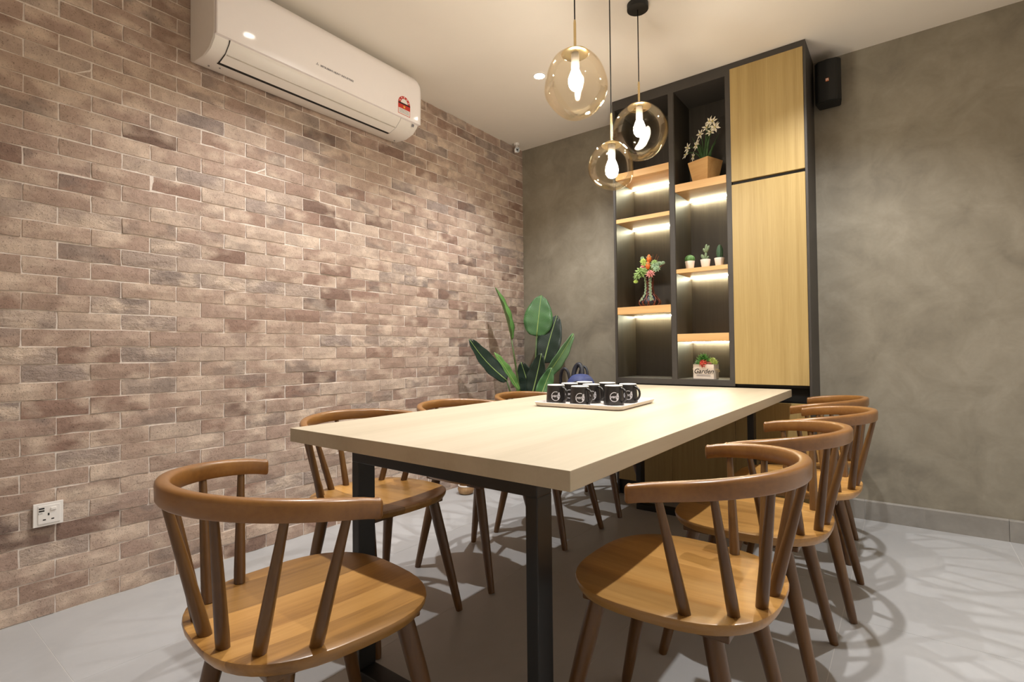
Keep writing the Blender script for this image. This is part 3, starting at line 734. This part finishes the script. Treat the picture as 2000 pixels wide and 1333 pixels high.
# ------------------------------------------------------------------ corner plant
pl = empty('potted_plant', (.33, -.40, 0), label='tall broad-leaved potted plant in the corner by the brick wall', cat='plant')
PO = Vector((.33, -.40, 0))
obj('planter', lathe([(.105, 0), (.115, .01), (.145, .27), (.148, .28), (.138, .28), (.13, .25)], 28, cap=(True, False)), M['planter'], pl, smooth=True, auto=40)
obj('soil', lathe([(.13, .245), (.13, .252)], 24), M['soil'], pl)
def leaf(stalk0, base, tip, width, face, mat, bend=.05, fold=.25, cut=True, wob=0):
    base = Vector(base) - PO; tip = Vector(tip) - PO; s0 = Vector(stalk0) - PO
    ax = tip - base; L = ax.length; d = ax.normalized(); face = Vector(face); face = (face - d * face.dot(d)).normalized(); side = d.cross(face).normalized()
    NU, NV = 8, 18; vs_, fs, uv = [], [], []
    def cen(t): return base + ax * t + face * (bend * L * math.sin(PI * t) + 0) - face * 0
    for j in range(NV + 1):
        t = j / NV; wd = width / 2 * (max(0, math.sin(PI * min(1, t * .93 + .035))) ** .62) * (1.05 - .25 * t)
        if j == 0: wd = .006
        if j == NV: wd = .008
        for i in range(NU + 1):
            s = -1 + 2 * i / NU
            lift = abs(s) * wd * fold + .0035 * math.sin(t * 23 + s * 2 + wob) * abs(s)
            vs_.append(cen(t) + side * (s * wd) + face * lift - d * (abs(s) * wd * .22)); uv.append((i / NU, t))
    for j in range(NV):
        for i in range(NU):
            if cut and j == NV - 1 and i == NU - 2: continue
            a = j * (NU + 1) + i; fs.append((a, a + 1, a + NU + 2, a + NU + 1))
    me_o = obj('leaf', ([tuple(v) for v in vs_], fs), M[mat], pl, smooth=True)
    ul = me_o.data.uv_layers.new(name='UVMap')
    for lp in me_o.data.loops: ul.data[lp.index].uv = uv[lp.vertex_index]
    so = me_o.modifiers.new('thickness', 'SOLIDIFY'); so.thickness = .0018
    obj('midrib', tube([cen(k / 8) + face * .002 for k in range(9)], [.0055 - .0005 * k for k in range(9)], 6), M['midrib'], me_o, smooth=True)
    mid = s0.lerp(base, .5) + Vector((0, 0, .02))
    obj('stalk', tube([s0, s0.lerp(mid, .6), mid, mid.lerp(base, .6), base], [.009, .008, .0075, .0065, .0055], 8), M['stalk'], pl, smooth=True)
CV = Vector((.55, -.80, -.05))     # towards the middle of the room
leaf((.32, -.41, .25), (.22, -.472, 1.07), (.14, -.566, 1.466), .15, (.92, .45, .1), 'leaflight', .03, .5)
leaf((.33, -.38, .25), (.299, -.25, 1.100), (.313, -.20, 1.425), .245, (.5, -.85, .10), 'leaf', .04, .12, wob=1)
leaf((.35, -.37, .25), (.364, -.25, .890), (.427, -.15, 1.262), .215, (.25, -.95, .05), 'leafdarkshade', .03, .12, wob=2)  # shaded underside, darkened by its material colour
leaf((.36, -.40, .25), (.467, -.42, .765), (.662, -.30, 1.108), .11, (.75, -.55, -.55), 'leafpale', .04, .35, wob=3)
leaf((.31, -.42, .25), (.262, -.59, .765), (.120, -.842, 1.072), .17, (.5, -.45, .72), 'leafdarkshade', -.06, .2, wob=4)
leaf((.34, -.44, .25), (.40, -.624, .690), (.35, -.842, .975), .10, (.85, .1, .3), 'leaflight', .02, .3, wob=5)
leaf((.37, -.42, .25), (.405, -.47, .66), (.478, -.45, .965), .15, (.2, -.9, -.2), 'leafdarkshade', -.03, .35, wob=6)
leaf((.32, -.40, .25), (.33, -.36, .62), (.27, -.42, .90), .16, (.6, -.8, .0), 'leafdarkshade', -.05, .3, wob=7)
leaf((.36, -.42, .25), (.50, -.52, .62), (.56, -.44, .86), .12, (.6, -.75, .1), 'leaf', -.05, .3, wob=8)

# ------------------------------------------------------------------ things on the shelves
def petal_ring(c, axis, n, length, wid, lift=.25, mat=None, ph=0):
    """n pointed petals round an axis, one mesh data tuple"""
    axis = Vector(axis).normalized(); a = Vector((0, 0, 1)) if abs(axis.z) < .9 else Vector((1, 0, 0)); u = axis.cross(a).normalized(); v = axis.cross(u); c = Vector(c)
    vs_, fs = [], []
    for k in range(n):
        th = 2 * PI * k / n + ph; d = u * math.cos(th) + v * math.sin(th); s = axis.cross(d); b0 = len(vs_)
        tip = c + d * length + axis * length * lift; m = c + d * length * .5 + axis * length * lift * .8
        vs_ += [c + d * .001, m + s * wid, tip, m - s * wid, m + axis * wid * .5, m - axis * wid * .3]
        fs += [(b0, b0 + 1, b0 + 4), (b0 + 1, b0 + 2, b0 + 4), (b0 + 2, b0 + 3, b0 + 4), (b0 + 3, b0, b0 + 4), (b0, b0 + 5, b0 + 1), (b0 + 1, b0 + 5, b0 + 2), (b0 + 2, b0 + 5, b0 + 3), (b0 + 3, b0 + 5, b0)]
    return [tuple(x) for x in vs_], fs
def rosette(c, r, layers, mat, parent, name='rosette', axis=(.2, -.8, .6)):
    vs_, fs = [], []
    for k in range(layers):
        u = k / max(1, layers - 1); v, f = petal_ring(Vector(c) + Vector(axis).normalized() * r * .12 * k, axis, max(4, 9 - k), r * (1 - .62 * u), r * .20 * (1 - .4 * u), .1 + .9 * u, ph=k * .5)
        b0 = len(vs_); vs_ += v; fs += [tuple(q + b0 for q in g) for g in f]
    return obj(name, (vs_, fs), M[mat], parent)

# white flowers in a tapered pine pot
zf = 2.0455
fpot = empty('flower_pot', (1.600, -.205, zf), math.radians(-20), label='white star-shaped flowers in a tapered pine pot on the upper shelf', cat='potted flowers')
bm = bmesh.new(); s0, s1, hh = .052, .076, .145
ringsq = []
for s, z in ((s0, 0), (s1, hh), (s1 - .008, hh), (s0, .02)):
    ringsq.append([bm.verts.new((a * s, b * s, z)) for a, b in ((-1, -1), (1, -1), (1, 1), (-1, 1))])
for p, q in zip(ringsq, ringsq[1:]):
    for k in range(4): bm.faces.new((p[k], p[(k + 1) % 4], q[(k + 1) % 4], q[k]))
bm.faces.new(ringsq[0][::-1]); bm.faces.new(ringsq[-1])
obj('pot', bm, M['potwood'], fpot)
obj('soil', box(-.064, .064, -.064, .064, hh - .022, hh - .014), M['soil'], fpot)
heads = [(-.145, -.03, .235), (-.125, -.035, .275), (-.105, 0, .215), (-.075, .01, .300), (-.03, -.01, .345), (.02, 0, .378), (.055, -.01, .405), (.085, .0, .365), (.110, -.02, .345), (.098, -.03, .385), (.072, -.02, .325), (-.05, -.03, .270)]
for k, (hx, hy, hz) in enumerate(heads):
    hx *= .84; hz *= .96
    b = Vector((hx * .16, hy * .2 + R.uniform(-.02, .02), hh - .015)); e = Vector((hx, hy, hz)); md = b.lerp(e, .55) + Vector((-hx * .22, 0, .03))
    obj('stem', tube([b, b.lerp(md, .5) + Vector((-hx * .08, 0, .01)), md, md.lerp(e, .6) + Vector((0, 0, .012)), e], .0022, 6), M['blade'], fpot, smooth=True)
    ax = Vector((hx * 2.2 + R.uniform(-.3, .3), -.8, R.uniform(-.1, .5)))
    fo = obj('flower', petal_ring(e, ax, 6, .036, .0068, .12, ph=R.uniform(0, 1)), M['petal'], fpot)
    obj('flower_heart', ellipsoid(e + ax.normalized() * .004, (.005, .005, .005), 8, 6), M['flowerheart'], fo, smooth=True)
for k in range(14):
    a = R.uniform(-.045, .05); e = Vector((a * 1.5 + R.uniform(-.02, .02), R.uniform(-.04, .04), hh + R.uniform(.10, .20))); b = Vector((a * .6, R.uniform(-.03, .03), hh - .015))
    obj('blade', tube([b, b.lerp(e, .5) + Vector((-a * .15, 0, .01)), e], [.0035, .003, .0008], 5), M['blade'], fpot, smooth=True)

# three cacti in white pots
def cactus_pot(x, label, kind):
    t = empty('potted_cactus', (x, -.235, 1.4975), label=label, cat='cactus', group='small cacti in white pots')
    obj('pot', lathe([(.0215, 0), (.0225, .001), (.0295, .048), (.0305, .052), (.0305, .057), (.0265, .057), (.025, .048)], 26, cap=(True, False)), M['potwhite'], t, smooth=True, auto=40)
    obj('soil', lathe([(.0262, .047), (.0262, .052)], 20), M['soil'], t)
    if kind == 0:
        def rib(p):
            a = math.atan2(p.y, p.x); k = 1 + .09 * math.cos(a * 11); return Vector((p.x * k, p.y * k, p.z))
        obj('cactus_body', ellipsoid((0, 0, .070), (.030, .030, .028), 44, 12, fn=rib), M['cactus'], t, smooth=True)
    elif kind == 1:
        pads = [((0, 0, .050), (.004, 0, .105), .0075), ((.002, 0, .10), (.008, 0, .155), .008), ((.003, 0, .098), (-.012, 0, .130), .0075), ((.006, 0, .10), (.024, 0, .145), .0075), ((-.004, 0, .052), (-.024, 0, .092), .0095), ((.004, 0, .052), (.020, 0, .078), .0055)]
        for p, q, r in pads:
            p, q = Vector(p), Vector(q); obj('pad', tube([p, p.lerp(q, .3), p.lerp(q, .6), p.lerp(q, .85), q], [r * .5, r * .9, r * 1.1, r * .9, r * .25], 10), M['cactus2'], t, smooth=True)
    else:
        def rib(p):
            a = math.atan2(p.y, p.x); k = 1 + .12 * math.cos(a * 7); return Vector((p.x * k + .35 * max(0, p.z) ** 1.0 * .15, p.y * k, p.z))
        obj('cactus_body', ellipsoid((0, 0, .092), (.0165, .0165, .05), 42, 14, fn=rib), M['cactus3'], t, smooth=True)
        obj('side_shoot', ellipsoid((.014, 0, .085), (.008, .009, .042), 20, 10), M['cactus3'], t, smooth=True)
cactus_pot(1.501, 'round ribbed cactus in a white pot, left of the three', 0)
cactus_pot(1.600, 'branching grey-green cactus in a white pot, middle of the three', 1)
cactus_pot(1.686, 'slim upright dark green cactus in a white pot, right of the three', 2)

# wicker vase with succulents and protea
vz = 1.2765
va_ = empty('flower_vase', (1.208, -.195, vz), label='dark wicker vase of succulents and orange protea on the lit shelf', cat='vase')
vprof = [(.035, 0), (.062, .006), (.074, .024), (.070, .042), (.050, .066), (.032, .088), (.026, .12), (.026, .165), (.030, .20)]
obj('vase_core', lathe([(r * .9, z) for r, z in vprof], 24), M['bagtrim'], va_, smooth=True)
for k in range(22):
    pts = []
    for j, (r, z) in enumerate(vprof):
        a = 2 * PI * k / 22 + (1 if k % 2 else -1) * z * 7; pts.append((r * math.cos(a), r * math.sin(a), z + .0035))
    obj('wicker_strand', tube(pts, .0028, 5), M['wicker'], va_, smooth=True)
for k, (a0, ln) in enumerate(((-2.0, .165), (-1.05, .165))):   # trailing strings
    vs_, fs = [], []; top = vprof[-1][1]
    for j in range(26):
        z = top - j * ln / 26; r = next((p[0] + (q[0] - p[0]) * (z - p[1]) / (q[1] - p[1]) for p, q in zip(vprof, vprof[1:]) if p[1] <= z <= q[1]), .03) + .008
        r = max(r, .034); a = a0 + .12 * math.sin(j * 1.9); c = Vector((r * math.cos(a), r * math.sin(a), z))
        v, f = petal_ring(c, (math.cos(a), math.sin(a), R.uniform(-.3, .6)), 4, .0095, .0030, .3, ph=R.uniform(0, 2)); b0 = len(vs_); vs_ += v; fs += [tuple(q + b0 for q in g) for g in f]
    obj('trailing_string', (vs_, fs), M['sage2'], va_)
T_ = .20
rosette((-.045, -.035, T_ + .032), .052, 5, 'sage', va_); rosette((-.072, -.03, T_ + .012), .034, 4, 'sage', va_); rosette((-.085, -.03, T_ - .02), .020, 3, 'lime', va_)
rosette((.028, -.05, T_ + .018), .036, 4, 'pinkish', va_); rosette((-.035, -.03, T_ + .075), .022, 3, 'pinkish', va_)
for p, r, m in (((-.03, -.03, T_ + .115), .026, 'lime'), ((-.025, -.02, T_ + .095), .028, 'lime'), ((-.04, -.02, T_ + .140), .016, 'sage2'), ((.055, -.03, T_ + .075), .034, 'sage2'), ((.05, -.03, T_ + .095), .028, 'sage'), ((.085, -.03, T_ + .085), .022, 'sage2'), ((.11, -.03, T_ + .088), .017, 'sage2'), ((.07, -.04, T_ + .05), .030, 'sage2'), ((0, 0, T_ + .05), .05, 'sage')):
    rosette(p, r, 4, m, va_)
for c, hgt in (((.012, -.03, T_ + .13), .058), ((.008, -.04, T_ + .082), .056)):
    b = ellipsoid(c, (.0165, .0165, hgt / 2), 14, 10, fn=lambda p: Vector((p.x * (1 - .5 * max(0, p.z / .03) * .6), p.y * (1 - .5 * max(0, p.z / .03) * .6), p.z)))
    pr_ = obj('protea_bud', b, M['orange'], va_, smooth=True)
    v, f = petal_ring(Vector(c) - Vector((0, 0, hgt * .35)), (0, 0, 1), 7, .022, .007, 1.6); obj('bud_leaf', (v, f), M['sage2'], pr_)
    obj('stem', tube([Vector(c) - Vector((0, 0, hgt * .4)), (0, 0, T_)], .003, 6), M['blade'], va_)
for e in ((.065, -.02, T_ + .155), (.078, -.02, T_ + .142), (.038, -.02, T_ + .158), (-.05, -.02, T_ + .155), (.125, -.03, T_ + .085), (.10, -.03, T_ + .07)):
    obj('twig', tube([(.0, 0, T_ + .02), Vector((0, 0, T_ + .03)).lerp(Vector(e), .6), e], [.0018, .0015, .0008], 5), M['twig'], va_)

# whitewashed box with lettering
gb = empty('planter_box', (1.588, -.225, .7955), math.radians(-6), label='whitewashed wooden planter box lettered Garden with succulents', cat='planter')
bw, bd, bh = .066, .040, .092
for (ya, yb) in ((-bd, -bd + .006), (bd - .006, bd)):
    for k in range(3): obj('board', box(-bw, bw, ya, yb, k * bh / 3 + .0004, (k + 1) * bh / 3 - .0004, .0006), M['whitewash'], gb)
for (xa, xb) in ((-bw, -bw + .006), (bw - .006, bw)): obj('end_board', box(xa, xb, -bd + .006, bd - .006, 0, bh, .0006), M['whitewash'], gb)
obj('soil', box(-bw + .006, bw - .006, -bd + .006, bd - .006, .06, .08), M['soil'], gb)
lettering('garden_lettering', 'Garden', .042, lambda u, v, d: (u, -bd - .0005 - d, .048 + v), M['ink'], gb, shear=.35, bold=.0004)
for k in range(2): obj('lettering_rule', box(-.045, .045, -bd - .0008, -bd, .018 + k * .007, .0205 + k * .007), M['acgrey'], gb)
for s in (-1, 1):
    pts = [(s * bw, -.018, .058), (s * (bw + .012), -.016, .062), (s * (bw + .018), 0, .056), (s * (bw + .014), .016, .046), (s * bw, .018, .044)]
    obj('rope_handle', tube(pts, .003, 6), M['rope'], gb, smooth=True)
rosette((-.012, -.005, bh + .012), .055, 6, 'green', gb, axis=(0, -.35, .95)); rosette((-.048, -.01, bh + .004), .026, 3, 'sage2', gb); rosette((-.002, -.03, bh + .004), .032, 5, 'redrosette', gb, axis=(0, -.9, .4))
rosette((.044, .0, bh + .020), .030, 4, 'lime', gb, axis=(.2, -.6, .8)); rosette((.060, .0, bh + .010), .022, 3, 'lime', gb); rosette((.03, -.02, bh + .0), .022, 3, 'pinkish', gb)
for k in range(9):
    a = PI * (k + .5) / 9; e = Vector((-.012 + .055 * math.cos(a), -.005, bh + .02 + .055 * math.sin(a)))
    obj('spiky_leaf', tube([(-.012, -.005, bh - .005), Vector((-.012, -.005, bh)).lerp(e, .6), e], [.005, .0045, .0006], 5), M['green'], gb, smooth=True)

# small tan basket low by the brick wall
bk = empty('floor_basket', (.16, -.93, 0), label='small tan rounded basket on the floor beside the brick wall', cat='basket')
obj('basket_body', lathe([(.035, 0), (.05, .008), (.058, .035), (.052, .055)], 24, cap=(True, False)), M['tan'], bk, smooth=True, auto=50)
obj('basket_rim', lathe([(.052, .053), (.056, .058), (.052, .063), (.046, .058), (.052, .053)], 24, cap=(False, False)), M['mugrim'], bk, smooth=True)
